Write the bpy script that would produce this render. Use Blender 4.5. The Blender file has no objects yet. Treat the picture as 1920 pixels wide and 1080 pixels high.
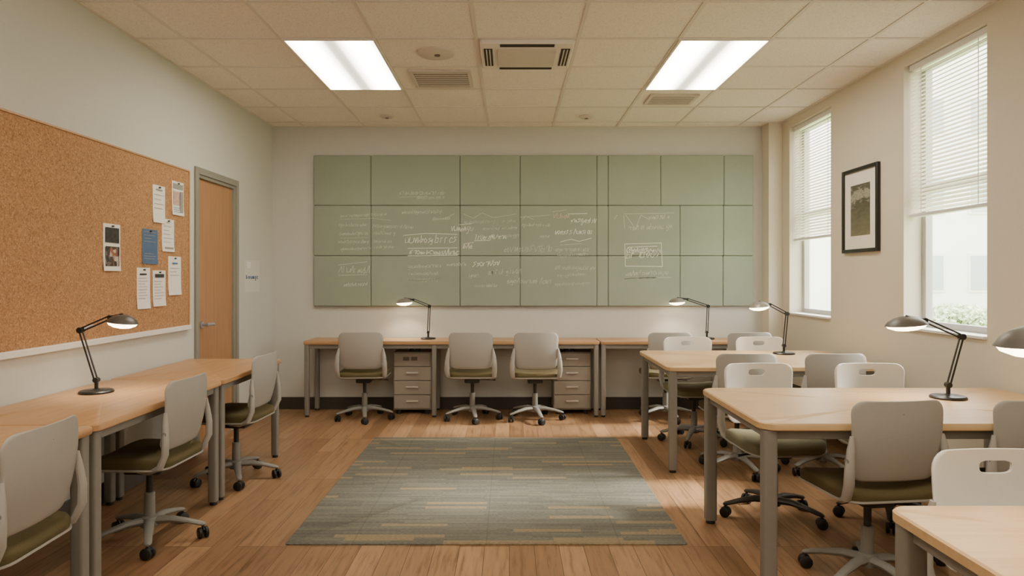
import bpy, bmesh, math, random
from mathutils import Vector, Matrix
random.seed(7)
C = bpy.context.scene.collection
PI = math.pi
F = 1280.0; CX = 955.0; CY = 520.0; H = 1.36
XL, XR, YB, YF, ZC = -2.45, 2.75, 7.05, -1.3, 2.92

# ------------------------------------------------------------------ materials
def s2l(c):
    r = []
    for v in c:
        v = v / 255.0
        r.append(v / 12.92 if v <= 0.04045 else ((v + 0.055) / 1.055) ** 2.4)
    return (r[0], r[1], r[2], 1.0)

def newmat(name):
    m = bpy.data.materials.new(name); m.use_nodes = True
    nt = m.node_tree; nt.nodes.clear()
    out = nt.nodes.new('ShaderNodeOutputMaterial')
    b = nt.nodes.new('ShaderNodeBsdfPrincipled')
    nt.links.new(b.outputs[0], out.inputs[0])
    return m, nt, b, out

def N(nt, t, **kw):
    n = nt.nodes.new(t)
    for k, v in kw.items(): setattr(n, k, v)
    return n

def mathn(nt, op, a, b=None):
    n = N(nt, 'ShaderNodeMath', operation=op)
    for i, v in enumerate((a, b)):
        if v is None: continue
        if isinstance(v, (int, float)): n.inputs[i].default_value = v
        else: nt.links.new(v, n.inputs[i])
    return n.outputs[0]

def mixc(nt, fac, a, b, blend='MIX'):
    n = N(nt, 'ShaderNodeMix', data_type='RGBA', blend_type=blend)
    for idx, v in ((0, fac), (6, a), (7, b)):
        if isinstance(v, (int, float)): n.inputs[idx].default_value = v
        elif isinstance(v, tuple): n.inputs[idx].default_value = v
        else: nt.links.new(v, n.inputs[idx])
    return n.outputs[2]

def coords(nt, scale=(1, 1, 1), kind='Object'):
    tc = N(nt, 'ShaderNodeTexCoord'); mp = N(nt, 'ShaderNodeMapping')
    mp.inputs['Scale'].default_value = scale
    nt.links.new(tc.outputs[kind], mp.inputs[0])
    return mp.outputs[0]

def noise(nt, vec, scale, detail=3, rough=.5):
    n = N(nt, 'ShaderNodeTexNoise')
    n.inputs['Scale'].default_value = scale; n.inputs['Detail'].default_value = detail
    n.inputs['Roughness'].default_value = rough
    nt.links.new(vec, n.inputs['Vector'])
    return n.outputs[0]

def bump(nt, b, h, strength=.2, dist=.005):
    n = N(nt, 'ShaderNodeBump')
    n.inputs['Strength'].default_value = strength; n.inputs['Distance'].default_value = dist
    nt.links.new(h, n.inputs['Height']); nt.links.new(n.outputs[0], b.inputs['Normal'])

def ramp(nt, fac, stops, interp='LINEAR'):
    n = N(nt, 'ShaderNodeValToRGB'); cr = n.color_ramp; cr.interpolation = interp
    while len(cr.elements) < len(stops): cr.elements.new(.5)
    for e, (p, c) in zip(cr.elements, stops):
        e.position = p; e.color = c
    nt.links.new(fac, n.inputs[0])
    return n.outputs[0]

def plain(name, c, rough=.5, metal=0, var=.06, scale=30, bmp=0, dist=.002, spec=.5, stretch=(1, 1, 1)):
    m, nt, b, o = newmat(name)
    col = s2l(c)
    v = coords(nt, stretch)
    nz = noise(nt, v, scale)
    dark = tuple(x * (1 - var) for x in col[:3]) + (1,)
    light = tuple(min(1, x * (1 + var)) for x in col[:3]) + (1,)
    nt.links.new(ramp(nt, nz, [(.3, dark), (.7, light)]), b.inputs['Base Color'])
    b.inputs['Roughness'].default_value = rough; b.inputs['Metallic'].default_value = metal
    b.inputs['Specular IOR Level'].default_value = spec
    if bmp: bump(nt, b, nz, bmp, dist)
    return m

def emis(name, c, st):
    m, nt, b, o = newmat(name)
    b.inputs['Base Color'].default_value = (.8, .8, .8, 1)
    b.inputs['Emission Color'].default_value = s2l(c)
    b.inputs['Emission Strength'].default_value = st
    return m

M = {}
M['wall'] = plain('wall_paint', (199, 198, 190), .85, var=.02, scale=60, bmp=.05)
M['wall_right'] = plain('wall_paint_warm', (214, 206, 187), .85, var=.02, scale=60, bmp=.05)
M['white_trim'] = plain('white_trim', (228, 226, 220), .5, var=.02)
M['base'] = plain('baseboard_rubber', (60, 53, 46), .6, var=.06)
M['base_l'] = plain('baseboard_grey', (92, 88, 82), .6, var=.06)
M['desk_leg'] = plain('painted_steel', (132, 128, 120), .5, metal=.1, var=.03)
M['foot'] = plain('dark_foot', (40, 38, 36), .6)
M['chair_grey'] = plain('grey_plastic', (164, 160, 152), .5, var=.02, scale=200)
M['chair_white'] = plain('white_plastic', (226, 223, 216), .45, var=.02, scale=200)
M['chair_base'] = plain('base_plastic', (128, 126, 120), .6, var=.03)
M['chair_dark'] = plain('dark_plastic', (44, 42, 40), .45, var=.05)
M['caster'] = plain('caster_rubber', (26, 25, 24), .5)
M['olive'] = plain('olive_fabric', (86, 75, 44), .9, var=.18, scale=350, bmp=.35)
M['sage'] = plain('sage_fabric', (118, 113, 86), .9, var=.12, scale=350, bmp=.35)
M['black'] = plain('black_metal', (38, 37, 36), .4, metal=.3)
M['shade'] = plain('shade_metal', (94, 90, 84), .4, metal=.2)
M['shade_lt'] = plain('shade_grey', (146, 141, 132), .4, metal=.2)
M['ped'] = plain('cabinet_paint', (142, 134, 122), .5, var=.03)
M['ped_front'] = plain('drawer_paint', (152, 143, 131), .5, var=.03)
M['handle'] = plain('drawer_handle', (208, 202, 192), .35, metal=.4)
M['steel'] = plain('brushed_steel', (176, 180, 188), .35, metal=.55)
M['doorframe'] = plain('door_frame_paint', (138, 136, 126), .5, var=.03)
M['paper'] = plain('paper', (232, 229, 220), .8, var=.02)
M['notice'] = plain('notice_sheet', (210, 208, 200), .8, var=.02)
M['paper_blue'] = plain('blue_paper', (78, 103, 135), .8, var=.08, scale=15)
M['ink'] = plain('grey_ink', (150, 148, 142), .8)
M['ink_dark'] = plain('dark_ink', (52, 52, 50), .8, var=.4, scale=40)
M['ink_blue'] = plain('blue_ink', (70, 104, 150), .7)
M['ink_pink'] = plain('pink_print', (196, 162, 150), .8, var=.2, scale=40)
M['pin'] = plain('pin', (60, 58, 56), .3)
M['chalk'] = plain('chalk', (236, 239, 226), .95, var=.14, scale=120)
M['chalk_faint'] = plain('chalk_faint', (198, 207, 188), .95, var=.15, scale=120)
M['chalk_pink'] = plain('chalk_pink', (212, 188, 172), .95, var=.1, scale=120)
M['backing'] = plain('panel_gap', (84, 94, 78), .95)
M['ceil_white'] = plain('fixture_white', (228, 222, 212), .5, var=.02)
M['ceil_tan'] = plain('fixture_tan', (206, 198, 186), .5, var=.02)
M['slot'] = plain('slot_dark', (40, 35, 30), .7)
M['vent'] = plain('vent_metal', (96, 88, 78), .5)
M['grid'] = plain('grid_metal', (218, 211, 200), .5, var=.02)
M['frame_black'] = plain('picture_frame', (30, 28, 26), .35)
M['mat'] = plain('mat_board', (238, 232, 218), .85, var=.01)
M['win_frame'] = plain('window_frame', (172, 171, 166), .4, var=.02)
M['bldg'] = plain('building_render', (236, 234, 228), .9, var=.03, scale=1)
M['bldg_glass'] = plain('building_glass', (170, 180, 178), .3)
M['lawn'] = plain('lawn', (158, 180, 120), .95, var=.2, scale=4)
M['leaf'] = plain('leaf', (190, 206, 166), .8, var=.1, scale=6)
M['bark'] = plain('bark', (140, 124, 106), .9, var=.2)

# small colour photograph
m, nt, b, o = newmat('colour_photo'); v = coords(nt)
vo = N(nt, 'ShaderNodeTexVoronoi'); vo.inputs['Scale'].default_value = 34; nt.links.new(v, vo.inputs['Vector'])
sx = N(nt, 'ShaderNodeSeparateColor'); nt.links.new(vo.outputs['Color'], sx.inputs[0])
c = ramp(nt, sx.outputs[0], [(0, s2l((40, 40, 42))), (.35, s2l((70, 62, 56))), (.55, s2l((150, 92, 66))), (.75, s2l((88, 96, 104))), (.9, s2l((190, 176, 158)))])
nt.links.new(c, b.inputs['Base Color']); b.inputs['Roughness'].default_value = .6; M['photo'] = m

# ceiling tiles
m, nt, b, o = newmat('ceiling_tile'); v = coords(nt)
n1 = noise(nt, v, 120, 4, .75); n2 = noise(nt, v, 1.5, 2)
c = ramp(nt, n1, [(.32, s2l((198, 188, 173))), (.46, s2l((238, 232, 221))), (.8, s2l((246, 241, 232)))])
c = mixc(nt, mathn(nt, 'MULTIPLY', n2, .1), c, s2l((222, 211, 196)))
nt.links.new(c, b.inputs['Base Color']); b.inputs['Roughness'].default_value = .9
bump(nt, b, n1, .3, .004); M['ceiling'] = m

# plank floor: planks run along Y
m, nt, b, o = newmat('plank_floor')
tc = N(nt, 'ShaderNodeTexCoord'); sp = N(nt, 'ShaderNodeSeparateXYZ'); cb = N(nt, 'ShaderNodeCombineXYZ')
nt.links.new(tc.outputs['Object'], sp.inputs[0])
nt.links.new(sp.outputs[1], cb.inputs[0]); nt.links.new(sp.outputs[0], cb.inputs[1])
br = N(nt, 'ShaderNodeTexBrick'); br.offset = .37; br.offset_frequency = 3
br.inputs['Scale'].default_value = 1; br.inputs['Brick Width'].default_value = 1.15
br.inputs['Row Height'].default_value = .125; br.inputs['Mortar Size'].default_value = .0016
br.inputs['Color1'].default_value = s2l((132, 99, 69)); br.inputs['Color2'].default_value = s2l((172, 136, 101))
br.inputs['Mortar'].default_value = s2l((88, 62, 42)); br.inputs['Bias'].default_value = 0
nt.links.new(cb.outputs[0], br.inputs['Vector'])
mp = N(nt, 'ShaderNodeMapping'); mp.inputs['Scale'].default_value = (2.2, 26, 1)
nt.links.new(cb.outputs[0], mp.inputs[0])
g = noise(nt, mp.outputs[0], 1.6, 6, .6)
gr = ramp(nt, g, [(.3, (.55, .50, .44, 1)), (.5, (.95, .95, .95, 1)), (.75, (1.16, 1.13, 1.08, 1))])
c = mixc(nt, 1.0, br.outputs[0], gr, 'MULTIPLY')
nt.links.new(c, b.inputs['Base Color'])
nt.links.new(ramp(nt, g, [(.2, (.32, .32, .32, 1)), (.8, (.44, .44, .44, 1))]), b.inputs['Roughness'])
b.inputs['Specular IOR Level'].default_value = .4
bump(nt, b, br.outputs[1], -.15, .002); M['floor'] = m

def wood(name, c1, c2, scale=(1.2, 18, 18), rough=.4):
    m, nt, b, o = newmat(name); v = coords(nt, scale)
    g = noise(nt, v, 2.0, 5, .6); g2 = noise(nt, v, 8, 3)
    c = ramp(nt, g, [(.25, s2l(c1)), (.75, s2l(c2))])
    c = mixc(nt, mathn(nt, 'MULTIPLY', g2, .25), c, s2l(c1))
    nt.links.new(c, b.inputs['Base Color']); b.inputs['Roughness'].default_value = rough
    bump(nt, b, g, .04, .002)
    return m
M['desk'] = wood('oak_laminate', (172, 131, 90), (198, 157, 112))
M['desk_lt'] = wood('maple_laminate', (196, 159, 113), (218, 186, 140))
M['door'] = wood('door_veneer', (158, 116, 80), (180, 138, 98), (14, 14, .9), .45)

# cork
m, nt, b, o = newmat('cork'); v = coords(nt)
vo = N(nt, 'ShaderNodeTexVoronoi'); vo.inputs['Scale'].default_value = 100; nt.links.new(v, vo.inputs['Vector'])
n1 = noise(nt, v, 140, 4, .7)
sx = N(nt, 'ShaderNodeSeparateColor'); nt.links.new(vo.outputs['Color'], sx.inputs[0])
c = ramp(nt, sx.outputs[0], [(.0, s2l((148, 107, 70))), (.3, s2l((170, 127, 86))), (.8, s2l((180, 136, 94))), (1, s2l((194, 151, 108)))])
c = mixc(nt, ramp(nt, n1, [(.35, (.8, .8, .8, 1)), (.48, (0, 0, 0, 1))]), c, s2l((128, 88, 56)))
nt.links.new(c, b.inputs['Base Color']); b.inputs['Roughness'].default_value = .9
bump(nt, b, n1, .2, .002); M['cork'] = m

# green fabric
m, nt, b, o = newmat('green_felt'); v = coords(nt, (1, 1, 1))
n1 = noise(nt, v, 220, 3, .7); n2 = noise(nt, v, 2.2, 3)
c = ramp(nt, n1, [(.3, s2l((135, 146, 129))), (.7, s2l((157, 167, 150)))])
c = mixc(nt, ramp(nt, n2, [(.35, (0, 0, 0, 1)), (.75, (.28, .28, .28, 1))]), c, s2l((165, 174, 158)))
nt.links.new(c, b.inputs['Base Color']); b.inputs['Roughness'].default_value = .95
b.inputs['Specular IOR Level'].default_value = .15
bump(nt, b, n1, .35, .003); M['green'] = m

# rug
m, nt, b, o = newmat('carpet_tiles'); v = coords(nt)
def streak(wid, row, off, seedshift):
    mp = N(nt, 'ShaderNodeMapping'); mp.inputs['Location'].default_value = (seedshift, seedshift * 1.7, 0)
    nt.links.new(v, mp.inputs[0])
    br = N(nt, 'ShaderNodeTexBrick'); br.offset = off; br.offset_frequency = 2; br.squash = 1.6; br.squash_frequency = 3
    br.inputs['Scale'].default_value = 1; br.inputs['Brick Width'].default_value = wid
    br.inputs['Row Height'].default_value = row; br.inputs['Mortar Size'].default_value = 0
    br.inputs['Color1'].default_value = (0, 0, 0, 1); br.inputs['Color2'].default_value = (1, 1, 1, 1)
    nt.links.new(mp.outputs[0], br.inputs['Vector'])
    return br.outputs[0]
s1 = streak(.36, .040, .43, 3.1); s2 = streak(.27, .021, .31, 9.4)
c = ramp(nt, s2, [(0, s2l((103, 102, 95))), (.5, s2l((112, 111, 102))), (1, s2l((121, 119, 108)))])
tan = ramp(nt, s1, [(0, (0, 0, 0, 1)), (.87, (0, 0, 0, 1)), (.88, (1, 1, 1, 1))], 'CONSTANT')
c = mixc(nt, mathn(nt, 'MULTIPLY', tan, .62), c, s2l((160, 139, 106)))
mp = N(nt, 'ShaderNodeMapping'); mp.inputs['Scale'].default_value = (50, 240, 1); nt.links.new(v, mp.inputs[0])
w = noise(nt, mp.outputs[0], 1, 3, .7)
c = mixc(nt, 1.0, c, ramp(nt, w, [(.3, (.6, .6, .6, 1)), (.7, (1.2, 1.2, 1.2, 1))]), 'MULTIPLY')
br = N(nt, 'ShaderNodeTexBrick'); br.offset = 0
br.inputs['Scale'].default_value = 1; br.inputs['Brick Width'].default_value = .68; br.inputs['Row Height'].default_value = .57
br.inputs['Mortar Size'].default_value = .003
nt.links.new(v, br.inputs['Vector'])
c = mixc(nt, mathn(nt, 'MULTIPLY', br.outputs[1], .3), c, s2l((70, 69, 62)))
nt.links.new(c, b.inputs['Base Color']); b.inputs['Roughness'].default_value = 1
b.inputs['Specular IOR Level'].default_value = .1
bump(nt, b, w, .5, .004); M['rug'] = m

# ceiling light lens
m, nt, b, o = newmat('light_lens')
tc = N(nt, 'ShaderNodeTexCoord'); sp = N(nt, 'ShaderNodeSeparateXYZ'); nt.links.new(tc.outputs['Object'], sp.inputs[0])
ax = mathn(nt, 'MULTIPLY', mathn(nt, 'ABSOLUTE', sp.outputs[0]), 3.4)
st = ramp(nt, ax, [(0, (.06, .06, .06, 1)), (.10, (.08, .08, .08, 1)), (.42, (.8, .8, .8, 1)), (.55, (1, 1, 1, 1)), (.75, (1, 1, 1, 1)), (1, (.3, .3, .3, 1))])
b.inputs['Emission Color'].default_value = (1, .895, .74, 1)
nt.links.new(mathn(nt, 'MULTIPLY', st, 26.0), b.inputs['Emission Strength']); M['lens'] = m
M['bulb'] = emis('lamp_bulb', (255, 232, 194), 12)

# blind: translucent
m, nt, b, o = newmat('blind_slat')
b.inputs['Base Color'].default_value = s2l((236, 232, 222)); b.inputs['Roughness'].default_value = .5
tr = N(nt, 'ShaderNodeBsdfTranslucent'); tr.inputs[0].default_value = s2l((240, 234, 220))
mx = N(nt, 'ShaderNodeMixShader'); mx.inputs[0].default_value = .3
nt.links.new(b.outputs[0], mx.inputs[1]); nt.links.new(tr.outputs[0], mx.inputs[2]); nt.links.new(mx.outputs[0], o.inputs[0])
M['blind'] = m
# glass
m, nt, b, o = newmat('window_glass')
t_ = N(nt, 'ShaderNodeBsdfTransparent'); gl = N(nt, 'ShaderNodeBsdfGlossy'); gl.inputs['Roughness'].default_value = .02
mx = N(nt, 'ShaderNodeMixShader'); mx.inputs[0].default_value = .05
nt.links.new(t_.outputs[0], mx.inputs[1]); nt.links.new(gl.outputs[0], mx.inputs[2]); nt.links.new(mx.outputs[0], o.inputs[0])
M['glass'] = m
# framed print: dim landscape
m, nt, b, o = newmat('framed_print'); v = coords(nt)
n1 = noise(nt, v, 9, 4, .6); sp = N(nt, 'ShaderNodeSeparateXYZ'); nt.links.new(v, sp.inputs[0])
n3 = noise(nt, coords(nt, (1, 5, 16)), 2.2, 3, .6)
h = mathn(nt, 'ADD', mathn(nt, 'MULTIPLY', sp.outputs[2], 1.6), mathn(nt, 'ADD', mathn(nt, 'MULTIPLY', n1, .35), mathn(nt, 'MULTIPLY', n3, .5)))
c = ramp(nt, h, [(.0, s2l((126, 121, 98))), (.16, s2l((112, 108, 86))), (.36, s2l((98, 95, 77))), (.5, s2l((78, 78, 66))), (.62, s2l((170, 165, 146))), (.68, s2l((70, 70, 60))), (.85, s2l((120, 118, 102))), (1, s2l((160, 156, 138)))])
nt.links.new(c, b.inputs['Base Color']); b.inputs['Roughness'].default_value = .35; M['print'] = m

# ------------------------------------------------------------------ mesh builder
class MB:
    def __init__(s): s.v = []; s.f = []
    def add(s, vs, fs):
        o = len(s.v); s.v += [tuple(v) for v in vs]; s.f += [tuple(i + o for i in f) for f in fs]; return s
    def box(s, x0, x1, y0, y1, z0, z1):
        return s.add([(x0, y0, z0), (x1, y0, z0), (x1, y1, z0), (x0, y1, z0), (x0, y0, z1), (x1, y0, z1), (x1, y1, z1), (x0, y1, z1)],
                     [(0, 3, 2, 1), (4, 5, 6, 7), (0, 1, 5, 4), (1, 2, 6, 5), (2, 3, 7, 6), (3, 0, 4, 7)])
    def cyl(s, p0, p1, r0, r1=None, n=16): 
        return s.tube([p0, p1], [r0, r0 if r1 is None else r1], n=n)
    def tube(s, pts, rx, ry=None, n=10, up=(0, 0, 1)):
        pts = [Vector(p) for p in pts]; k = len(pts)
        if not isinstance(rx, (list, tuple)): rx = [rx] * k
        if ry is None: ry = rx
        if not isinstance(ry, (list, tuple)): ry = [ry] * k
        up = Vector(up); vs = []; fs = []; prev = None
        for i, p in enumerate(pts):
            t = (pts[min(i + 1, k - 1)] - pts[max(i - 1, 0)]).normalized()
            side = t.cross(up)
            if side.length < .05: side = t.cross(Vector((0, 1, 0)) if prev is None else prev.cross(t))
            side.normalize()
            if prev is not None and side.dot(prev) < 0: side = -side
            prev = side; nn = side.cross(t)
            for j in range(n):
                a = 2 * PI * j / n
                vs.append(p + side * math.cos(a) * rx[i] + nn * math.sin(a) * ry[i])
        for i in range(k - 1):
            for j in range(n):
                a, b2 = i * n + j, i * n + (j + 1) % n
                fs.append((a, b2, b2 + n, a + n))
        fs.append(tuple(range(n - 1, -1, -1))); fs.append(tuple(range((k - 1) * n, k * n)))
        return s.add(vs, fs)
    def lathe(s, prof, n=28, c=(0, 0, 0), mat=None):
        vs = []; fs = []; k = len(prof)
        for r, z in prof:
            for j in range(n):
                a = 2 * PI * j / n
                p = Vector((max(r, .0004) * math.cos(a), max(r, .0004) * math.sin(a), z))
                if mat is not None: p = mat @ p
                vs.append((p.x + c[0], p.y + c[1], p.z + c[2]))
        for i in range(k - 1):
            for j in range(n):
                a, b2 = i * n + j, i * n + (j + 1) % n
                fs.append((a, b2, b2 + n, a + n))
        fs.append(tuple(range(n))); fs.append(tuple(range((k - 1) * n, k * n)))
        return s.add(vs, fs)
    def rings(s, outline, prof, warp=None):
        """outline: xy points round the origin; prof: (scale, z)"""
        n = len(outline); vs = []; fs = []
        for sc, z in prof:
            sc = max(sc, .001)
            for x, y in outline:
                p = (x * sc, y * sc, z)
                vs.append(warp(p) if warp else p)
        for i in range(len(prof) - 1):
            for j in range(n):
                a, b2 = i * n + j, i * n + (j + 1) % n
                fs.append((a, b2, b2 + n, a + n))
        fs.append(tuple(range(n))); fs.append(tuple(range((len(prof) - 1) * n, len(prof) * n)))
        return s.add(vs, fs)
    def build(s, name, mat, parent=None, bevel=0, smooth=True, loc=None, seg=2, angle=38):
        me = bpy.data.meshes.new(name)
        me.from_pydata(s.v, [], s.f)
        bm = bmesh.new(); bm.from_mesh(me)
        bmesh.ops.recalc_face_normals(bm, faces=bm.faces); bm.to_mesh(me); bm.free()
        if smooth:
            for p in me.polygons: p.use_smooth = True
            me.set_sharp_from_angle(angle=math.radians(angle))
        me.materials.append(mat)
        o = bpy.data.objects.new(name, me); C.objects.link(o)
        if loc: o.location = loc
        if parent: o.parent = parent
        if bevel:
            b = o.modifiers.new('bevel', 'BEVEL'); b.width = bevel; b.segments = seg; b.limit_method = 'ANGLE'; b.angle_limit = math.radians(40)
        return o

def rrect(w, d, r, seg=5, sub=6):
    cs = [(w / 2 - r, d / 2 - r, 0), (-w / 2 + r, d / 2 - r, PI / 2), (-w / 2 + r, -d / 2 + r, PI), (w / 2 - r, -d / 2 + r, 1.5 * PI)]
    pts = []
    for q, (cx, cy, a0) in enumerate(cs):
        arc = [(cx + r * math.cos(a0 + PI / 2 * i / seg), cy + r * math.sin(a0 + PI / 2 * i / seg)) for i in range(seg + 1)]
        pts += arc
        nx = cs[(q + 1) % 4]; e = (nx[0] + r * math.cos(nx[2]), nx[1] + r * math.sin(nx[2])); l = arc[-1]
        for i in range(1, sub): pts.append((l[0] + (e[0] - l[0]) * i / sub, l[1] + (e[1] - l[1]) * i / sub))
    return pts

def tag(o, label, cat, group=None):
    o['label'] = label; o['category'] = cat
    if group: o['group'] = group
    return o
def thing(name, label, cat, loc=(0, 0, 0), rz=0, group=None):
    o = bpy.data.objects.new(name, None); o.empty_display_size = .1; C.objects.link(o)
    o.location = loc; o.rotation_euler = (0, 0, rz)
    return tag(o, label, cat, group)
def struct(o): o['kind'] = 'structure'; return o
def copy_tree(o, parent=None):
    c = o.copy(); C.objects.link(c)
    if parent: c.parent = parent
    for ch in list(o.children): copy_tree(ch, c)
    return c
def box(*a): return MB().box(*a)

# ------------------------------------------------------------------ room
struct(box(XL - .15, XR + .2, YF, YB + .15, -.1, 0).build('floor', M['floor'], smooth=False))
struct(box(XL - .15, XR + .2, YF, YB + .15, ZC, ZC + .1).build('ceiling', M['ceiling'], smooth=False))
struct(box(XL - .15, XR + .2, YB, YB + .15, 0, ZC).build('wall_back', M['wall'], smooth=False))
struct(box(XL - .15, XR + .2, YF - .15, YF, 0, ZC).build('wall_front', M['wall'], smooth=False))
DY0, DY1, DZ = 5.34, 6.11, 2.19
w = MB(); w.box(XL - .15, XL, YF, DY0, 0, ZC); w.box(XL - .15, XL, DY1, YB, 0, ZC); w.box(XL - .15, XL, DY0, DY1, DZ, ZC)
struct(w.build('wall_left', M['wall'], smooth=False))
WZ0, WZ1 = 1.0, 2.83; W = [(3.93, 4.76), (5.84, 6.70)]
w = MB(); T = .2
w.box(XR, XR + T, YF, YB, 0, WZ0); w.box(XR, XR + T, YF, YB, WZ1, ZC)
for a, b2 in ((YF, W[0][0]), (W[0][1], W[1][0]), (W[1][1], YB)): w.box(XR, XR + T, a, b2, WZ0, WZ1)
struct(w.build('wall_right', M['wall_right'], smooth=False))
struct(box(2.61, XR, 6.87, YB, 0, ZC).build('trim_1', M['wall_right'], bevel=.004))
bh = .125
struct(box(XL, 2.61, YB - .014, YB, 0, bh).build('baseboard_back', M['base'], bevel=.003))
w = MB(); w.box(XL, XL + .014, YF, DY0 - .045, 0, bh); w.box(XL, XL + .014, DY1 + .045, YB - .014, 0, bh)
struct(w.build('baseboard_left', M['base_l'], bevel=.003))
struct(box(XR - .014, XR, YF, 6.87, 0, bh).build('baseboard_right', M['base'], bevel=.003))
# suspended grid
gx = [-2.12, -1.49, -.875, -.215, .45, 1.11, 1.715, 2.36]
gy = [4.45 + .6 * i for i in range(-9, 5)]
w = MB()
for x in gx: w.box(x - .012, x + .012, YF, YB, ZC - .006, ZC)
for y in gy: w.box(XL, XR, y - .012, y + .012, ZC - .0055, ZC)
w.box(XL, XL + .02, YF, YB, ZC - .006, ZC); w.box(XR - .02, XR, YF, YB, ZC - .006, ZC); w.box(XL, XR, YB - .02, YB, ZC - .0057, ZC)
struct(w.build('trim_2', M['grid'], smooth=False))

# door
d = box(XL - .055, XL - .015, DY0 + .045, DY1 - .045, .012, DZ - .045).build('door_1', M['door'], bevel=.002); struct(d)
w = MB()
for y in (DY0, DY1 - .045): w.box(XL - .14, XL + .006, y, y + .045, 0, DZ)
w.box(XL - .14, XL + .006, DY0 + .045, DY1 - .045, DZ - .045, DZ)
w.box(XL, XL + .018, DY0 - .035, DY0 + .018, 0, DZ + .035); w.box(XL, XL + .018, DY1 - .018, DY1 + .035, 0, DZ + .035)
w.box(XL, XL + .018, DY0 + .018, DY1 - .018, DZ - .018, DZ + .035)
w.build('door_frame', M['doorframe'], d, bevel=.003)
w = MB(); hy = DY0 + .12; hx = XL - .015
w.cyl((hx, hy, .98), (hx + .012, hy, .98), .028); w.cyl((hx, hy, .98), (hx + .055, hy, .98), .010)
w.tube([(hx + .05, hy - .008, .98), (hx + .055, hy + .03, .983), (hx + .05, hy + .12, .978)], .011, .013)
w.build('door_handle', M['steel'], d)

# ------------------------------------------------------------------ windows and blinds
for i, (a, b2) in enumerate(W):
    x0, x1 = XR + .125, XR + .175
    w = MB(); fw = .045
    w.box(x0, x1, a, a + fw, WZ0, WZ1); w.box(x0, x1, b2 - fw, b2, WZ0, WZ1)
    w.box(x0, x1, a + fw, b2 - fw, WZ0, WZ0 + fw * 1.3); w.box(x0, x1, a + fw, b2 - fw, WZ1 - fw, WZ1)
    w.box(x0 + .005, x1 - .005, a + fw, b2 - fw, 1.95, 1.99)
    r = struct(w.build('window_%d' % (i + 1), M['win_frame'], bevel=.003))
    box(XR + .148, XR + .152, a + fw, b2 - fw, WZ0 + fw * 1.3, WZ1 - fw).build('window_pane', M['glass'], r, smooth=False)
    box(XR - .02, x0, a + .001, b2 - .001, WZ0 - .0, WZ0 + .018).build('window_sill', M['white_trim'], r, bevel=.003)
    zb = (1.775, 1.715)[i]
    lab = ('white venetian blind lowered over the upper part of the nearer window', 'white venetian blind lowered in the far window by the corner pillar')[i]
    t = thing('window_blind', lab, 'blind', (XR + .06, (a + b2) / 2, zb), 0, 'venetian blinds')
    hw = (b2 - a) / 2 - .012; top = WZ1 - zb
    box(-.028, .028, -hw, hw, top - .045, top - .002).build('headrail', M['white_trim'], t, bevel=.003)
    box(-.026, .026, -hw, hw, 0, .022).build('bottom_rail', M['white_trim'], t, bevel=.004)
    w = MB(); z = .042
    while z < top - .05:
        q = .0125
        w.add([(-.016, -hw, z - q), (-.004, -hw, z + .003), (.016, -hw, z + q), (-.016, hw, z - q), (-.004, hw, z + .003), (.016, hw, z + q)], [(0, 1, 4, 3), (1, 2, 5, 4)])
        z += .027
    w.build('slats', M['blind'], t)
    for y in (-hw * .7, hw * .7):
        w = MB(); w.box(-.0195, -.018, y - .003, y + .003, .02, top - .04); w.build('ladder_cord', M['white_trim'], t)

# ------------------------------------------------------------------ outdoors
struct(box(XR + .6, 70, -20, 70, -.4, -.3).build('lawn', M['lawn'], smooth=False))
t = thing('building', 'white building with rows of windows seen through the nearer window', 'building', (18, 27, -.3))
box(-6.5, 12, -6, 8, 0, 9).build('wall', M['bldg'], t, smooth=False)
for zz in (1.2, 3.6, 6):
    for xx in (-5.6, -3.9, -2.2, -.5, 1.2, 2.9):
        f = box(xx, xx + 1.0, -6.04, -6, zz, zz + 1.2).build('window_frame', M['white_trim'], t, smooth=False)
        box(xx + .08, xx + .92, -6.06, -6.04, zz + .08, zz + 1.12).build('pane', M['bldg_glass'], f, smooth=False)
t = thing('shrub', 'pale green shrub outside the nearer window, in front of white building', 'shrub', (12.7, 19.3, -.3))
MB().tube([(0, 0, 0), (.03, 0, .3), (0, .03, .6)], [.08, .06, .03]).build('trunk', M['bark'], t)
w = MB()
for _ in range(1800):
    v = Vector((random.gauss(0, 1), random.gauss(0, 1), random.gauss(0, 1))).normalized() * (random.random() ** .4)
    p = Vector((v.x * 1.3, v.y * .8, .5 + v.z * .42)); a = Vector((random.gauss(0, 1), random.gauss(0, 1), random.gauss(0, 1))).normalized() * .08
    b3 = a.orthogonal().normalized() * .055
    w.add([p - a, p + b3, p + a, p - b3], [(0, 1, 2, 3)])
w.build('foliage', M['leaf'], t, smooth=False)

# ------------------------------------------------------------------ ceiling fixtures
for x0, x1, lab in ((-1.49, -.875, 'bright rectangular ceiling light on the corkboard side'), (1.11, 1.715, 'bright rectangular ceiling light on the window side')):
    t = thing('ceiling_light', lab, 'ceiling light', ((x0 + x1) / 2, 5.05, ZC), 0, 'recessed ceiling lights')
    hw = (x1 - x0) / 2; hl = .6
    w = MB(); f = .018
    w.box(-hw, -hw + f, -hl, hl, -.014, 0); w.box(hw - f, hw, -hl, hl, -.014, 0); w.box(-hw + f, hw - f, -hl, -hl + f, -.014, 0); w.box(-hw + f, hw - f, hl - f, hl, -.014, 0)
    w.build('frame', M['ceil_white'], t, bevel=.002)
    box(-hw + f, hw - f, -hl + f, hl - f, -.011, -.007).build('diffuser', M['lens'], t, smooth=False)

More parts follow.
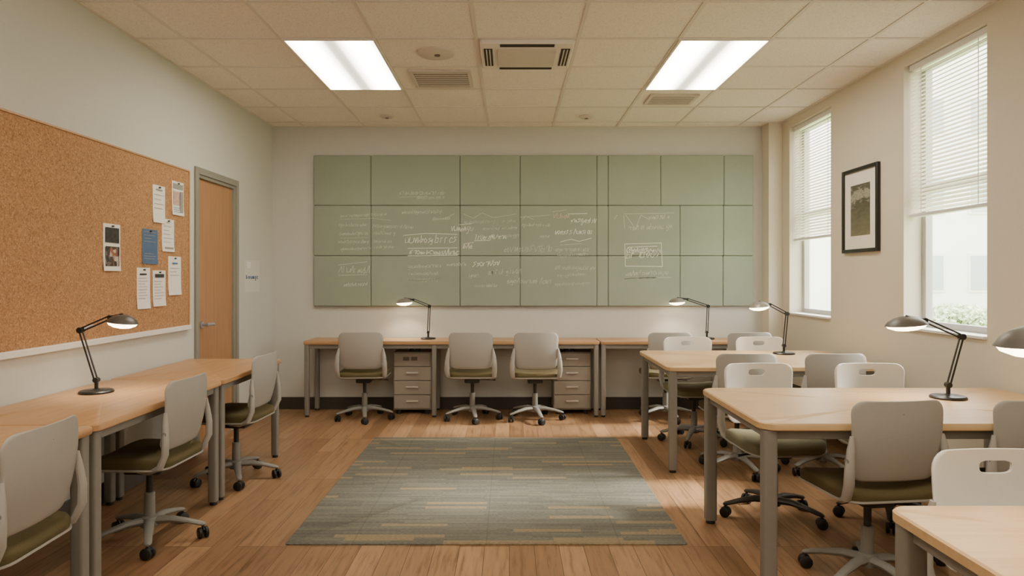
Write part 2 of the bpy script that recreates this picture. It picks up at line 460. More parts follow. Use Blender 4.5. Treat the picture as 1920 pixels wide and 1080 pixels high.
t = thing('air_conditioner', 'square ceiling cassette air conditioner with dark air slots', 'air conditioner', (.118, 4.75, ZC))
hw = .315; hl = .285
MB().rings(rrect(2 * hw, 2 * hl, .02, 3, 2), [(1, 0), (1, -.018), (.97, -.03), (.01, -.03)]).build('housing', M['ceil_white'], t)
MB().rings(rrect(.40, .36, .015, 3, 2), [(1, -.03), (1, -.037), (.98, -.041), (.01, -.041)]).build('intake_grille', M['ceil_tan'], t)
for a in ((-.18, .18, -.268, -.222), (-.19, .19, .225, .262)): box(a[0], a[1], a[2], a[3], -.034, -.028).build('air_slot', M['slot'], t)
for sx in (-1, 1):
    xs = sorted((sx * .232, sx * .29))
    s_ = box(xs[0], xs[1], -.18, .18, -.034, -.028).build('air_slot', M['slot'], t)
    w = MB()
    for k in range(2): w.box(xs[0] + .014 + k * .022, xs[0] + .022 + k * .022, -.175, .175, -.0375, -.033)
    w.build('louver', M['ceil_tan'], s_)

def vent(x0, x1, y0, y1, lab, n):
    t = thing('ceiling_vent', lab, 'vent', ((x0 + x1) / 2, (y0 + y1) / 2, ZC), 0, 'ceiling vents')
    hw = (x1 - x0) / 2; hl = (y1 - y0) / 2; f = .028
    w = MB(); w.box(-hw, -hw + f, -hl, hl, -.018, 0); w.box(hw - f, hw, -hl, hl, -.018, 0); w.box(-hw + f, hw - f, -hl, -hl + f, -.018, 0); w.box(-hw + f, hw - f, hl - f, hl, -.018, 0)
    w.build('frame', M['ceil_tan'], t, bevel=.002)
    box(-hw + f, hw - f, -hl + f, hl - f, -.0135, 0).build('backing', M['vent'], t)
    w = MB(); L = 2 * (hl - f)
    for k in range(n):
        y = -hl + f + L * (k + .5) / n
        w.box(-hw + f, hw - f, y - L / n * .24, y + L / n * .24, -.0165, -.0132)
    w.build('slats', M['ceil_tan'], t)
vent(-.76, -.29, 5.12, 5.56, 'tan slatted ceiling vent beside the corkboard side light', 7)
vent(1.2, 1.62, 5.80, 6.12, 'small slatted ceiling vent beyond the window side light', 6)
t = thing('ceiling_speaker', 'round tan ceiling disc beside the air conditioner', 'ceiling disc', (-.51, 4.74, ZC))
MB().lathe([(.128, 0), (.128, -.01), (.118, -.016), (0, -.018)], 36).build('cover', M['ceil_tan'], t)
MB().lathe([(.02, -.0165), (.02, -.024), (0, -.026)], 16, (.01, 0, 0)).build('knob', M['vent'], t)
for x, y, lab in ((-1.18, 6.58, 'small round ceiling disc beyond the corkboard side light'), (.745, 6.6, 'small round ceiling disc near the back wall above the middle')):
    t = thing('smoke_detector', lab, 'ceiling disc', (x, y, ZC), 0, 'small ceiling discs')
    MB().lathe([(.07, 0), (.07, -.012), (.055, -.022), (0, -.025)], 28).build('cover', M['ceil_tan'], t)
    MB().lathe([(.018, -.024), (.018, -.028), (0, -.029)], 14).build('sensor', M['vent'], t)

# ------------------------------------------------------------------ green wall panel with chalk
PXM = F / YB
def bx(px): return (px - CX) / PXM
def bz(py): return H + (CY - py) / PXM
t = thing('pinboard_panel', 'long sage green fabric wall panel covered in chalk notes', 'wall panel', (0, YB - .002, bz(574)))
Z0 = bz(574); th = .045
box(bx(591), bx(1409), -.025, 0, .002, bz(293) - Z0).build('backing', M['backing'], t, smooth=False)
rows = [(292, 386), (386, 480), (480, 574)]
cols = [[590, 697, 863, 975, 1118, 1139, 1237, 1355, 1410], [590, 697, 863, 975, 1118, 1139, 1273, 1354, 1410], [590, 697, 863, 975, 1118, 1139, 1273, 1353, 1410]]
g = .0012
for (ya, yb2), cs in zip(rows, cols):
    for xa, xb in zip(cs[:-1], cs[1:]):
        x0, x1, z0, z1 = bx(xa) + g, bx(xb) - g, bz(yb2) + g - Z0, bz(ya) - g - Z0
        box(x0, x1, -th, -.0255, z0, z1).build('fabric_panel', M['green'], t, bevel=.011, seg=3)
GL = [[(0, 1), (0, 0)], [(0, .6), (.2, .7), (.7, .7), (.7, 0)], [(.8, .6), (.3, .75), (0, .35), (.3, 0), (.8, .1)], [(0, .35), (.3, .7), (.7, .4), (.4, 0), (0, .35)],
      [(0, .7), (.35, 0), (.7, .7)], [(0, 0), (.1, .7), (.4, .1), (.5, .7), (.8, 0)], [(0, .4), (.7, .4), (.4, .75), (0, .4), (.2, 0), (.8, .1)],
      [(0, .7), (.05, .1), (.4, 0), (.7, .2), (.7, .7)], [(0, 0), (.35, 1), (.7, 0)], [(.7, .75), (.1, .7), (.6, .3), (.1, 0)], [(0, 1), (0, 0), (.5, .1), (.55, .5), (0, .5)],
      [(.6, .7), (0, .6), (.1, .2), (.6, .3), (.6, .7), (.5, -.4), (.1, -.3)], [(0, 0), (0, .7), (.3, .7)]]
def ribbon(w, pts, wd, y):
    for (a, b2) in zip(pts[:-1], pts[1:]):
        dx, dz = b2[0] - a[0], b2[1] - a[1]; l = math.hypot(dx, dz)
        if l < 1e-6: continue
        nx, nz = -dz / l * wd / 2, dx / l * wd / 2; ex, ez = dx / l * wd * .3, dz / l * wd * .3
        w.add([(a[0] - ex + nx, y, a[1] - ez + nz), (b2[0] + ex + nx, y, b2[1] + ez + nz), (b2[0] + ex - nx, y, b2[1] + ez - nz), (a[0] - ex - nx, y, a[1] - ez - nz)], [(0, 1, 2, 3)])
CYF = -th - .0012
def line_of_words(w, x0, x1, y, h, wd=.004, gap=.04):
    """x0,x1,y: photo position of a text line on the panel, h: letter height in metres"""
    x, xe = bx(x0), bx(x1); z = bz(y) - Z0; slope = random.uniform(-.03, .06); xs = x
    while x < xe:
        if random.random() < gap and x > xs + h: x += h * .25; continue
        gl = random.choice(GL); s = h * random.uniform(.65, 1.1); lw = s * random.uniform(.45, .8)
        pts = [(x + p[0] * lw + p[1] * .2 * s + random.uniform(-.06, .06) * s, z + slope * (x - xs) + p[1] * s + random.uniform(-.08, .08) * s) for p in gl]
        ribbon(w, pts, wd * random.uniform(.8, 1.1), CYF); x += lw * .88
def poly(w, pts, wd=.004): ribbon(w, [(bx(a), bz(b2) - Z0) for a, b2 in pts], wd, CYF)
def writing(mat, lines=(), polys=(), wd=.004):
    for l in lines:
        w = MB(); line_of_words(w, *l, wd=wd); w.build('chalk_writing', mat, t, smooth=False)
    for p in polys:
        w = MB(); poly(w, p, wd); w.build('chalk_stroke', mat, t, smooth=False)
F_, B_ = M['chalk_faint'], M['chalk']
writing(F_, [(750, 832, 366, .045), (782, 832, 374, .03)], [[(750, 371), (800, 369)]], .005)
writing(F_, [(640, 725, 408, .03), (700, 775, 427, .04), (637, 690, 425, .035), (638, 692, 442, .04), (636, 690, 456, .035), (640, 694, 470, .03), (702, 740, 440, .04), (702, 735, 455, .03), (704, 738, 466, .03)], [[(640, 447), (692, 446)], [(640, 412), (700, 410), (735, 414)]], .0042)
writing(F_, [(755, 832, 402, .035), (812, 842, 413, .03)], [[(812, 414), (840, 408), (852, 402)]], .0048)
writing(B_, [(760, 856, 456, .075), (768, 858, 477, .055)], [[(758, 442), (800, 438), (858, 440)], [(766, 480), (858, 479)], [(766, 466), (858, 465)]], .0062)
writing(F_, [(766, 826, 503, .04), (838, 874, 499, .04), (768, 822, 516, .04), (764, 820, 526, .03)], [[(764, 526), (822, 525)]], .0048)
writing(F_, [(637, 690, 511, .075), (646, 690, 537, .035)], [[(637, 497), (690, 491)], [(637, 516), (690, 515)]], .0056)
writing(B_, [(846, 886, 434, .07), (868, 888, 466, .05)], [[(862, 422), (885, 420)], [(870, 458), (888, 455)]], .0058)
writing(B_, [(892, 945, 450, .06), (886, 932, 500, .065)], [[(890, 452), (920, 451)]], .0064)
writing(F_, [(870, 965, 420, .03), (945, 1030, 473, .08), (948, 970, 445, .035), (914, 972, 515, .055), (880, 896, 520, .04), (890, 932, 538, .03), (950, 1032, 531, .055), (1012, 1030, 446, .035), (905, 968, 432, .03), (978, 1030, 424, .03)], [[(870, 402), (888, 410), (905, 400), (925, 409), (968, 402)], [(975, 408), (1030, 404)], [(980, 412), (985, 406), (1000, 412)]], .005)
writing(M['chalk_pink'], [(1036, 1060, 410, .07)], [[(1036, 398), (1062, 394)]], .005)
writing(B_, [(1070, 1114, 418, .055), (1040, 1108, 440, .055)], [[(1050, 454), (1070, 449), (1085, 453), (1108, 447)], [(1064, 402), (1100, 401)]], .0064)
writing(F_, [(1040, 1104, 471, .04), (1044, 1100, 481, .03), (1040, 1112, 505, .045), (1044, 1098, 519, .03), (1040, 1102, 535, .03)], [[(1050, 460), (1090, 457)]], .0048)
writing(F_, [(1176, 1256, 432, .055), (1214, 1250, 412, .045)], [[(1168, 405), (1170, 430)], [(1168, 402), (1262, 400)], [(1172, 404), (1190, 430), (1200, 404), (1215, 412)], [(1150, 412), (1156, 404)]], .0052)
writing(B_, [(1173, 1234, 485, .10), (1172, 1236, 474, .06)], [[(1170, 458), (1238, 456), (1240, 500), (1171, 499), (1170, 458)], [(1176, 464), (1230, 462)]], .0058)
writing(F_, [(1172, 1250, 517, .045), (1170, 1230, 524, .02)], [[(1170, 521), (1256, 520)]], .0054)

# ------------------------------------------------------------------ corkboard and its papers
t = thing('corkboard', 'large brown corkboard with pale frame on the side wall', 'corkboard', (XL, 4.03, 1.0))
y0, y1, z1 = -1.2, 1.15, 1.16
box(0, .016, y0, y1, 0, z1).build('cork_panel', M['cork'], t, smooth=False)
w = MB(); w.box(0, .022, y1, y1 + .014, -.01, z1 + .012); w.box(0, .022, y0 - .014, y0, -.01, z1 + .012); w.box(0, .022, y0, y1, z1, z1 + .012)
w.build('frame', M['desk'], t, bevel=.002)
box(0, .035, y0 - .014, y1 + .014, -.035, -.0).build('bottom_rail', M['white_trim'], t, bevel=.004)
XP = XL + .0165
def wl(px, py, x=XP):
    Y = -x * F / (CX - px); return Y, H + (CY - py) * Y / F
def paper(px0, px1, py0, py1, lab, cat, mat=None, prints=(), lines=None, name='pinned_paper'):
    ya, _ = wl(px0, 0); yb2, _ = wl(px1, 0); ym = (ya + yb2) / 2
    zt = H + (CY - py0) * ym / F; zb = H + (CY - py1) * ym / F
    t = thing(name, lab, cat, (XP, ym, zb), 0, 'papers pinned on the corkboard')
    hw = (yb2 - ya) / 2; h = zt - zb
    w = MB(); n = 6; vs = []; fs = []
    for i in range(n + 1):
        f = i / n; x = .0015 + .012 * max(0, .35 - f) ** 2 * 4
        vs += [(x, -hw, h * f), (x, hw, h * f)]
    for i in range(n): fs.append((2 * i, 2 * i + 1, 2 * i + 3, 2 * i + 2))
    w.add(vs, fs); w.build('sheet', mat or M['paper'], t)
    for (a, b2, c0, c1, mm) in prints:
        box(.004 + .006 * max(0, .35 - c0), .0052 + .006 * max(0, .35 - c0), -hw + 2 * hw * a, -hw + 2 * hw * b2, h * c0, h * c1).build('printed_picture', mm, t, smooth=False)
    if lines:
        w = MB(); mm, spans = lines
        for c0, c1, step in spans:
            z = c1
            while z > c0:
                x = .0045 + .006 * max(0, .4 - z); L = random.uniform(.45, .8)
                w.box(x, x + .0006, -hw * .8, -hw * .8 + 2 * hw * L, h * z - .003, h * z); z -= step
        w.build('printed_text', mm, t, smooth=False)
    MB().lathe([(.0, .0), (.006, .001), (.005, .008), (.007, .012), (0, .014)], 10, (.002, 0, h - .014), Matrix.Rotation(PI / 2, 3, 'Y')).build('pin', M['pin'], t)
D = M['ink_dark']
paper(193, 225, 420, 508, 'white sheet with two dark photographs, farthest from the door', 'pinned paper', None, [(.1, .9, .60, .92, D), (.1, .9, .1, .52, M['photo'])], (M['paper'], [(.76, .84, .06)]))
paper(266, 295, 430, 495, 'blue leaflet with pale lettering pinned on the corkboard', 'leaflet', M['paper_blue'], [], (M['ink'], [(.15, .3, .07), (.6, .92, .09)]))
paper(286, 309, 348, 418, 'blank white sheet pinned just above the blue leaflet', 'pinned paper', None, [(.25, .75, .86, .9, M['ink'])], (M['ink'], [(.3, .75, .12)]))
paper(322, 344, 341, 404, 'flyer with pink and grey pictures, nearest the top corner of the corkboard', 'flyer', None, [(.08, .92, .78, .93, M['ink']), (.1, .6, .3, .7, M['ink_pink']), (.65, .9, .1, .72, M['ink'])], (M['ink_blue'], [(.06, .22, .06)]))
paper(303, 326, 411, 472, 'cream sheet pinned just right of the blue leaflet', 'pinned paper', M['paper'], [(.2, .9, .08, .14, M['ink'])], (M['ink'], [(.3, .9, .12)]))
paper(315, 339, 481, 553, 'plain white notice pinned lowest beside the door end', 'pinned paper', None, [(.3, .7, .8, .84, M['ink_blue'])], (M['ink'], [(.45, .7, .09)]))
paper(256, 281, 502, 579, 'white typed notice below the blue leaflet, left of its pair', 'pinned paper', None, [(.2, .7, .82, .86, M['ink_dark'])], (M['ink'], [(.2, .75, .07)]))
paper(286, 310, 507, 574, 'white notice with dark heading below the blue leaflet, right of its pair', 'pinned paper', None, [(.15, .85, .8, .9, M['ink_dark'])], (M['ink'], [(.2, .7, .08)]))

# wall notice beyond the door
ya, zt = wl(458, 488, XL); yb2, zb = wl(486, 550, XL)
t = thing('wall_notice', 'small pale notice with blue lettering on wall beyond the door', 'notice', (XL, (ya + yb2) / 2, 1.22))
hw = (yb2 - ya) / 2
box(0, .003, -hw, hw, 0, .3).build('sheet', M['notice'], t, smooth=False)
x = -hw * .8
for k in range(6):
    gl = GL[[10, 3, 7, 5, 11, 2][k]]; w = MB(); vs = []
    pts = [(x + p[0] * .045, .125 + p[1] * .038) for p in gl]
    w.tube([(.0035, a, b2) for a, b2 in pts], .002, .006, n=6, up=(1, 0, 0))
    w.build('letter', M['ink_blue'], t); x += .052
box(.003, .007, -hw * .75, -hw * .25, .225, .285).build('card', M['white_trim'], t, bevel=.001)

# picture on the right wall
t = thing('framed_picture', 'black framed picture with wide white mat between the windows', 'picture', (XR, 5.325, 1.555))
hw = .27; h = .665; f = .028
w = MB(); w.box(-.028, -.001, -hw, -hw + f, 0, h); w.box(-.028, -.001, hw - f, hw, 0, h); w.box(-.028, -.001, -hw + f, hw - f, 0, f); w.box(-.028, -.001, -hw + f, hw - f, h - f, h)
w.build('frame', M['frame_black'], t, bevel=.003)
box(-.012, -.002, -hw + f, hw - f, f, h - f).build('mat', M['mat'], t, smooth=False)
w = MB(); w.box(-.0145, -.012, -.145, .145, -.2, .2)
o = w.build('print', M['print'], t, smooth=False, loc=(0, 0, h * .5))
# ------------------------------------------------------------------ rug
RY0, RY1, RX0, RX1 = 3.465, 5.764, -1.14, .905
o = MB().rings(rrect(RX1 - RX0, RY1 - RY0, .01, 2, 8), [(1, 0), (1, .006), (.997, .009), (.01, .009)]).build('area_rug', M['rug'], loc=((RX0 + RX1) / 2, (RY0 + RY1) / 2, .0005))
tag(o, 'grey green carpet tile rug with tan streaks on the wooden floor', 'rug')

# ------------------------------------------------------------------ desks
def desk(name, label, cat, group, loc, rz, L, Dp, mat, legs, rad=.03, lw=.05, ins=.045, mid=(), h=.74, tt=.032):
    """local: length on X, depth on Y, origin under the middle of the top"""
    t = thing(name, label, cat, loc, rz, group)
    ol = rrect(L, Dp, rad, 5, 3)
    k = 1 - .006 / max(L, Dp) * 2
    o = MB().rings(ol, [(.01, h - tt), (k, h - tt), (1, h - tt + .004), (1, h - .005), (k, h), (.01, h)]).build('tabletop', mat, t)
    x, y = L / 2 - ins, Dp / 2 - ins
    w = MB(); q = .012; zt = h - tt - .001
    for yy in (-y, y): w.box(-x, x, yy - q, yy + q, zt - .04, zt)
    for xx in (-x, x): w.box(xx - q, xx + q, -y + q, y - q, zt - .04, zt)
    w.build('frame', M['desk_leg'], t, bevel=.002)
    pts = [(sx * x, sy * y) for sx in (-1, 1) for sy in (-1, 1)] + [(m_, s_ * y) for m_ in mid for s_ in (-1, 1)]
    for px, py in pts:
        l = MB().rings(rrect(lw, lw, .012, 3, 1), [(1, .02), (1, zt)]).build('leg', M['desk_leg'], t, loc=(px, py, 0))
        MB().cyl((0, 0, 0), (0, 0, .02), lw * .42).build('foot', M['foot'], l)
    return t
gl = 'desks along the corkboard wall'
XD = -1.73; dep = XD - XL - .02; xm = XL + .018 + dep / 2
desk('desk', 'wooden desk nearest the viewer below the corkboard', 'desk', gl, (xm, 2.125, 0), PI / 2, 1.462, dep, M['desk'], 4, lw=.055, ins=.04)
desk('desk', 'wooden desk carrying the black lamp under the corkboard', 'desk', gl, (xm, 3.4975, 0), PI / 2, 1.261, dep, M['desk'], 4, lw=.05, ins=.04)
desk('desk', 'wooden desk ending beside the wooden door', 'desk', gl, (xm, 4.672, 0), PI / 2, 1.066, dep, M['desk'], 4, lw=.05, ins=.04)
gb = 'desks along the green panel wall'
desk('desk', 'long narrow desk under the green panel with three chairs and two drawer units', 'desk', gb, (-.5625, 6.825, 0), 0, 2.875, .41, M['desk'], 6, rad=.012, lw=.046, ins=.03, mid=(-.17,))
desk('desk', 'narrow desk under the green panel beside the corner pillar', 'desk', gb, (1.715, 6.825, 0), 0, 1.66, .41, M['desk'], 4, rad=.012, lw=.046, ins=.03)
gr_ = 'work tables by the windows'
desk('work_table', 'pale wood table in front of the far window, with small lamp', 'table', gr_, (1.875, 5.255, 0), 0, 1.56, 1.07, M['desk_lt'], 4, rad=.06, lw=.056)
desk('work_table', 'pale wood middle table beside the nearer window with black lamp', 'table', gr_, (1.895, 3.36, 0), 0, 1.65, .94, M['desk_lt'], 4, rad=.07, lw=.06)
desk('work_table', 'pale wood table nearest the viewer, cut off by the frame corner', 'table', gr_, (1.85, 1.42, 0), 0, 1.66, .87, M['desk_lt'], 4, rad=.05, lw=.06)

# ------------------------------------------------------------------ drawer units
def pedestal(x0, x1, lab, n):
    yf, yb3 = 6.765, 7.02
    t = thing('drawer_unit', lab, 'drawers', ((x0 + x1) / 2, yf, 0), 0, 'drawer units under the back desk')
    hw = (x1 - x0) / 2; d = yb3 - yf; z0, z1 = .045, .62
    box(-hw, hw, .012, d, z0, z1).build('body', M['ped'], t, bevel=.004)
    zs = [z0 + .012, z0 + .15, z0 + .29, z0 + .43, z1 - .008]
    for i in range(4):
        f = box(-hw + .008, hw - .008, 0, .0125, zs[i] + .004, zs[i + 1] - .004).build('drawer', M['ped_front'], t, bevel=.003)
        zc = (zs[i] + zs[i + 1]) / 2 + .01
        if i == 3 and n == 0:
            for qx in (-.09, -.01):
                box(qx, qx + .06, -.004, .001, zc - .018, zc + .018).build('label_holder', M['vent'], f)
        else:
            w = MB(); w.box(-.06, .06, -.018, -.012, zc - .008, zc + .008); w.box(-.055, -.045, -.012, .001, zc - .006, zc + .006); w.box(.045, .055, -.012, .001, zc - .006, zc + .006)
            w.build('handle', M['handle'], f, bevel=.002)
    for sx in (-1, 1):
        for yy in (.05, d - .04): MB().lathe([(.022, 0), (.022, .046), (0, .047)], 14, (sx * (hw - .05), yy, 0)).build('foot', M['foot'], t)
    return t
pedestal(-1.15, -.775, 'tan four drawer unit between the first and second back chairs', 0)
pedestal(.435, .81, 'tan four drawer unit right of the three back chairs', 1)
for x, lab in ((-.945, 'small black box on top of left drawer unit'), (.60, 'small black box on top of right drawer unit')):
    t = thing('power_box', lab, 'power box', (x, 6.85, .6205), 0, 'black boxes on the drawer units')
    MB().rings(rrect(.10, .07, .012, 3, 1), [(1, 0), (1, .04), (.9, .048), (.01, .048)]).build('case', M['black'], t)
    MB().cyl((.0, -.036, .022), (.0, -.034, .022), .008, n=10).build('button', M['vent'], t)

# ------------------------------------------------------------------ chairs
def make_chair(name, back_mat, frame_mat, seat_mat, base_mat, slot, bw=.42):
    """faces +Y, origin on floor under the gas lift"""
    t = thing(name, '', 'chair')
    zc, hh = .675, .345
    ol = rrect(bw, hh, .055, 5, 7)
    sc = (0.0, .118); rx, rz = (.05, .02) if slot else (.002, .002)
    K = 11; vs = []; fs = []; n = len(ol)
    def surf(x, z, off):
        k = (z / hh + .5)
        xx = x * (.93 + .07 * k)
        y = -.205 - .13 * z + .75 * xx * xx - .018 * math.sin(PI * min(1, max(0, k))) 
        return (xx, y + off, zc + z)
    th_ = .011
    loops = []
    for side in (1, -1):
        for i in range(K + 2):
            u = min(1, i / K) if i <= K else 1
            lo = []
            for x, z in ol:
                a = math.atan2((z - sc[1]), (x - sc[0]))
                hx, hz = sc[0] + rx * math.cos(a), sc[1] + rz * math.sin(a)
                if slot:
                    ca, sa = math.cos(a), math.sin(a); e = .6
                    hx = sc[0] + rx * math.copysign(abs(ca) ** e, ca); hz = sc[1] + rz * math.copysign(abs(sa) ** e, sa)
                if i <= K: uu = u * .975
                else: uu = 1
                p = (hx + (x - hx) * uu, hz + (z - hz) * uu)
                o_ = th_ / 2 if i <= K else th_ * .22
                lo.append(len(vs)); vs.append(surf(p[0], p[1], side * o_))
            loops.append(lo)
    h_ = K + 2
    for s0 in (0, h_):
        for i in range(h_ - 1):
            A, B = loops[s0 + i], loops[s0 + i + 1]
            for j in range(n): fs.append((A[j], A[(j + 1) % n], B[(j + 1) % n], B[j]))
    for i in (0, h_ - 1):
        A, B = loops[i], loops[h_ + i]
        for j in range(n): fs.append((A[j], A[(j + 1) % n], B[(j + 1) % n], B[j]))
    MB().add(vs, fs).build('backrest', back_mat, t, angle=60)
    # back frame: two side straps sweeping under the seat
    for s in (-1, 1):
        w = MB()
        w.tube([(s * .204, -.196, .70), (s * .212, -.200, .64), (s * .221, -.206, .57), (s * .223, -.205, .50), (s * .216, -.175, .435), (s * .195, -.11, .408), (s * .15, -.03, .402), (s * .06, .0, .400)],
               [.010, .014, .015, .015, .015, .014, .013, .012], [.008, .018, .022, .024, .022, .018, .014, .012], 10, up=(s, 0, .001))
        st = w.build('back_strap', frame_mat, t)
        MB().cyl((s * .214, -.2, .60), (s * .236, -.206, .60), .011, n=12).build('pivot_cap', M['chair_base'], st)
    # seat
    so = rrect(.455, .43, .09, 6, 5)
    def warp(p):
        x, y, z = p
        f = max(0, (y - .12) / .1); return (x, y + .015, z - .018 * f * f + .02 * (x / .23) ** 2 * (1 if z > .43 else 0))
    MB().rings(so, [(.01, .462), (.45, .463), (.75, .464), (.92, .459), (.98, .449), (1, .436), (.985, .426), (.01, .426)], warp).build('seat_cushion', seat_mat, t, angle=60)
    MB().rings(so, [(.01, .4255), (.97, .4255), (1.01, .427), (1.012, .419), (.9, .408), (.6, .402), (.01, .402)], warp).build('seat_pan', frame_mat, t, angle=60)
    w = MB(); w.box(-.07, .07, -.09, .1, .355, .402); w.build('tilt_mechanism', M['chair_dark'], t, bevel=.012)
    w = MB(); w.tube([(.06, .03, .375), (.17, .04, .372), (.22, .05, .368)], [.006, .006, .009], n=8); w.build('lever', M['chair_dark'], t)
    w = MB(); w.lathe([(.028, .11), (.026, .25), (.020, .252), (.0, .252)], 20); w.build('lift_sleeve', base_mat, t)
    MB().lathe([(.0165, .245), (.0165, .36), (0, .361)], 16).build('gas_lift', M['chair_dark'], t)
    w = MB(); w.lathe([(0, .075), (.042, .076), (.046, .095), (.040, .125), (.028, .132), (0, .132)], 22)
    for k in range(5):
        a = -PI / 2 + 2 * PI * k / 5 + .18; ca, sa = math.cos(a), math.sin(a)
        w.tube([(ca * .02, sa * .02, .105), (ca * .10, sa * .10, .108), (ca * .19, sa * .19, .093), (ca * .262, sa * .262, .074), (ca * .275, sa * .275, .07)],
               [.026, .024, .020, .018, .008], [.022, .018, .013, .011, .006], 10)
    w.build('star_base', base_mat, t)
    for k in range(5):
        a = -PI / 2 + 2 * PI * k / 5 + .18; cx, cy = math.cos(a) * .262, math.sin(a) * .262
        b_ = a + PI / 2 + .5 * (k - 2); dx, dy = math.cos(b_), math.sin(b_)
        w = MB()
        for s in (-1, 1):
            w.tube([(cx + dx * s * .006, cy + dy * s * .006, .0285), (cx + dx * s * .010, cy + dy * s * .010, .0285), (cx + dx * s * .022, cy + dy * s * .022, .0285), (cx + dx * s * .026, cy + dy * s * .026, .0285)], [.022, .0285, .0285, .022], n=18)
        w.cyl((cx, cy, .028), (cx, cy, .074), .007, n=8)
        w.tube([(cx - dy * .02, cy + dx * .02, .034), (cx, cy, .06), (cx + dy * .02, cy - dx * .02, .045)], .006, n=6)
        w.build('caster', M['caster'], t)
    return t
cg = make_chair('office_chair', M['chair_grey'], M['chair_grey'], M['olive'], M['chair_base'], False)
cw = make_chair('office_chair', M['chair_white'], M['chair_grey'], M['sage'], M['chair_base'], True)
cd = make_chair('office_chair', M['chair_white'], M['chair_grey'], M['sage'], M['chair_dark'], True)
used = set()
def place(proto, x, y, rz, label, group):
    if proto.name in used: o = copy_tree(proto)
    else: o = proto; used.add(proto.name)
    o.location = (x, y, 0); o.rotation_euler = (0, 0, rz); tag(o, label, 'chair', group)
g1 = 'grey chairs at the corkboard desks'
place(cg, -1.83, 2.38, PI / 2 + .04, 'grey chair with olive seat at desk nearest the viewer, cut off by left frame edge', g1)
place(cg, -1.86, 3.53, PI / 2 - .04, 'grey chair with olive seat at the corkboard desk carrying the lamp', g1)
place(cg, -1.84, 4.60, PI / 2 - .05, 'grey chair with olive seat at the desk beside the wooden door', g1)
g2 = 'grey chairs at the green panel desks'
place(cg, -1.39, 6.56, .03, 'grey chair left of the left drawer unit, under the green panel', g2)
place(cg, -.355, 6.56, -.02, 'grey chair just right of the left drawer unit', g2)
place(cg, .245, 6.54, .02, 'grey chair just left of the right drawer unit', g2)
place(cg, 1.50, 6.56, 0, 'grey chair at the pillar end desk, nearer the drawer units', g2)
place(cg, 2.24, 6.56, 0, 'grey chair at the pillar end desk, closest to the corner pillar', g2)
g3 = 'white chairs on the far sides of the tables'
place(cw, 1.53, 5.66, PI, 'white slotted chair behind far table, away from the window', g3)
place(cw, 2.15, 5.66, PI, 'white slotted chair behind far table, beside the far window', g3)
g4 = 'grey chairs on the near sides of the tables'
place(cg, 1.60, 4.80, .0, 'grey chair on near side of far table, away from the window', g4)
place(cg, 2.20, 4.80, .0, 'grey chair on near side of far table, closer to the window', g4)
place(cd, 1.49, 3.86, PI + .05, 'white slotted chair behind the middle table on a dark star base', g3)
place(cd, 2.14, 3.86, PI, 'white slotted chair behind the middle table, closer to the window', g3)
place(cg, 1.60, 3.05, .12, 'large grey chair in front of the middle table, olive seat showing', g4)
place(cg, 2.23, 3.05, 0, 'grey chair cut off by right frame edge at the middle table', g4)
place(cw, 1.455, 1.82, PI, 'white slotted chair behind the table nearest the viewer', g3)

# ------------------------------------------------------------------ desk lamps
def lamp(label, loc, elbow, wrist, head, tilt, rz=0, rad=.085, smat=None, br=.085, vert=False):
    t = thing('desk_lamp', label, 'lamp', loc, rz, 'black arm desk lamps')
    B = M['black']
    MB().lathe([(0, 0), (br, 0), (br, .008), (br * .93, .014), (.02, .017), (.014, .022), (0, .023)], 32).build('base', B, t)
    foot = (0, 0, .06)
    MB().cyl((0, 0, .018), (0, 0, .075), .010, n=12).build('stem', B, t)
    ex, ez = elbow; wx, wz = wrist; hx, hz = head
    for nm, a, b2, r in (('lower_arm', (0, .06), (ex, ez), .0045), ('upper_arm', (ex, ez), (wx, wz), .0045)):
        d = Vector((b2[0] - a[0], 0, b2[1] - a[1])); nrm = Vector((-d.z, 0, d.x)).normalized() * .009
        w = MB()
        for s in (-1, 1):
            w.cyl((a[0] + nrm.x * s, .0, a[1] + nrm.z * s), (b2[0] + nrm.x * s, .0, b2[1] + nrm.z * s), r, n=8)
        q = w.build(nm, B, t)
        if not vert:
            sp = MB(); pts = []
            for i in range(70):
                f = .08 + .3 * i / 69; an = i * 2 * PI / 7
                pts.append((a[0] + d.x * f + .005 * math.cos(an) * nrm.x / .009, .012 + .005 * math.sin(an), a[1] + d.z * f + .005 * math.cos(an) * nrm.z / .009))
            sp.tube(pts, .0012, n=4); sp.build('spring', M['steel'], q)
    w = MB(); w.cyl((ex, -.014, ez), (ex, .014, ez), .016, n=16); w.build('elbow_joint', B, t)
    w = MB(); w.cyl((0, -.014, .068), (0, .014, .068), .014, n=16); w.build('base_joint', B, t)
    w = MB(); w.cyl((wx, -.012, wz), (wx, .012, wz), .012, n=14)
    w.tube([(wx, 0, wz), ((wx + hx) / 2, 0, (wz + hz) / 2 + .022), (hx, 0, hz + .038)], [.008, .009, .014], n=8); w.build('head_joint', B, t)
    R = Matrix.Rotation(tilt, 3, 'Y')
    MB().lathe([(0, .044), (rad * .3, .043), (rad * .6, .034), (rad * .85, .018), (rad, 0), (rad * .975, 0), (rad * .82, .014), (rad * .55, .029), (0, .036)], 32, (hx, 0, hz), R).build('lamp_shade', smat or M['shade'], t)
    MB().lathe([(rad * .95, .001), (rad * .85, -.013), (rad * .55, -.025), (rad * .2, -.030), (0, -.031), ], 28, (hx, 0, hz), R).build('bulb', M['bulb'], t)
    L = bpy.data.lights.new('lamp_glow', 'SPOT'); L.energy = 7; L.color = (1, .86, .66); L.shadow_soft_size = .05; L.spot_size = 2.2; L.spot_blend = .6
    lo = bpy.data.objects.new('lamp_glow', L); C.objects.link(lo); lo.parent = t; lo.location = (hx, 0, hz - .045)
    return t
TZ = .7405
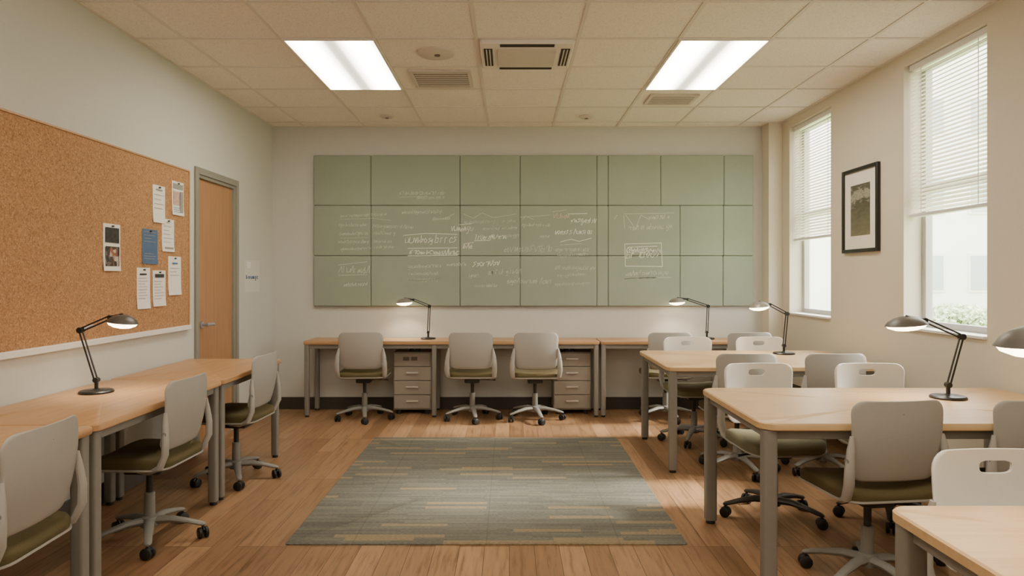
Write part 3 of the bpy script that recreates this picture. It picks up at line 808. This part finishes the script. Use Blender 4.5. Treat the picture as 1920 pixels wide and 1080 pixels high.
lamp('black desk lamp on the wooden desk under the corkboard', (-2.22, 3.67, TZ), (-.085, .335), (.075, .405), (.14, .375), .12, smat=M['shade'], rad=.078)
lamp('slim desk lamp on back desk above the left drawer unit', (-.815, 6.86, TZ), (.012, .33), (-.15, .395), (-.24, .365), -.06, vert=True, smat=M['shade_lt'], br=.075)
lamp('slim desk lamp on back desk closest to the corner pillar', (1.985, 6.86, TZ), (.012, .33), (-.2, .40), (-.30, .37), -.06, vert=True, smat=M['shade_lt'], br=.075)
lamp('slim desk lamp on the table in front of far window', (2.22, 5.52, TZ), (.025, .325), (-.115, .40), (-.20, .38), -.1, vert=True, smat=M['shade_lt'])
lamp('large black desk lamp on middle table beside the nearer window', (2.25, 3.50, TZ), (.07, .315), (-.12, .40), (-.215, .375), -.1, rad=.10, smat=M['shade'])
lamp('desk lamp head cut off by the right frame edge', (1.52, 1.6, TZ), (.06, .40), (-.18, .50), (-.285, .462), -.08, smat=M['shade'])

# ------------------------------------------------------------------ lights, world, camera
def area(x, y, z, sx, sy, e, col, name='ceiling_lamp', rot=(0, 0, 0)):
    L = bpy.data.lights.new(name, 'AREA'); L.shape = 'RECTANGLE'; L.size = sx; L.size_y = sy; L.energy = e; L.color = col
    o = bpy.data.objects.new(name, L); C.objects.link(o); o.location = (x, y, z); o.rotation_euler = rot
for x in (-1.18, 1.41): area(x, 1.6, ZC - .02, .6, 1.2, 30, (1, .895, .74))
area(0, -.7, 2.0, 3.6, .8, 60, (1, .93, .84), 'bounce_fill', (PI - .3, 0, 0))  # added fill behind the camera, aimed up to brighten the ceiling; no real fixture
S = bpy.data.lights.new('sun', 'SUN'); S.energy = 15; S.angle = .15; S.color = (1, .93, .8)
so = bpy.data.objects.new('sun', S); C.objects.link(so)
so.rotation_euler = Vector((-1, -.03, -.76)).to_track_quat('-Z', 'Y').to_euler()
wd = bpy.data.worlds.new('world'); bpy.context.scene.world = wd; wd.use_nodes = True
bg = wd.node_tree.nodes['Background']; bg.inputs[0].default_value = (1, .98, .95, 1); bg.inputs[1].default_value = 10
cam = bpy.data.cameras.new('camera'); cam.lens = 24; cam.sensor_width = 36
cam.shift_x = 5 / 1920; cam.shift_y = -20 / 1920
co = bpy.data.objects.new('camera', cam); C.objects.link(co); co.location = (0, 0, H); co.rotation_euler = (PI / 2, 0, 0)
bpy.context.scene.camera = co
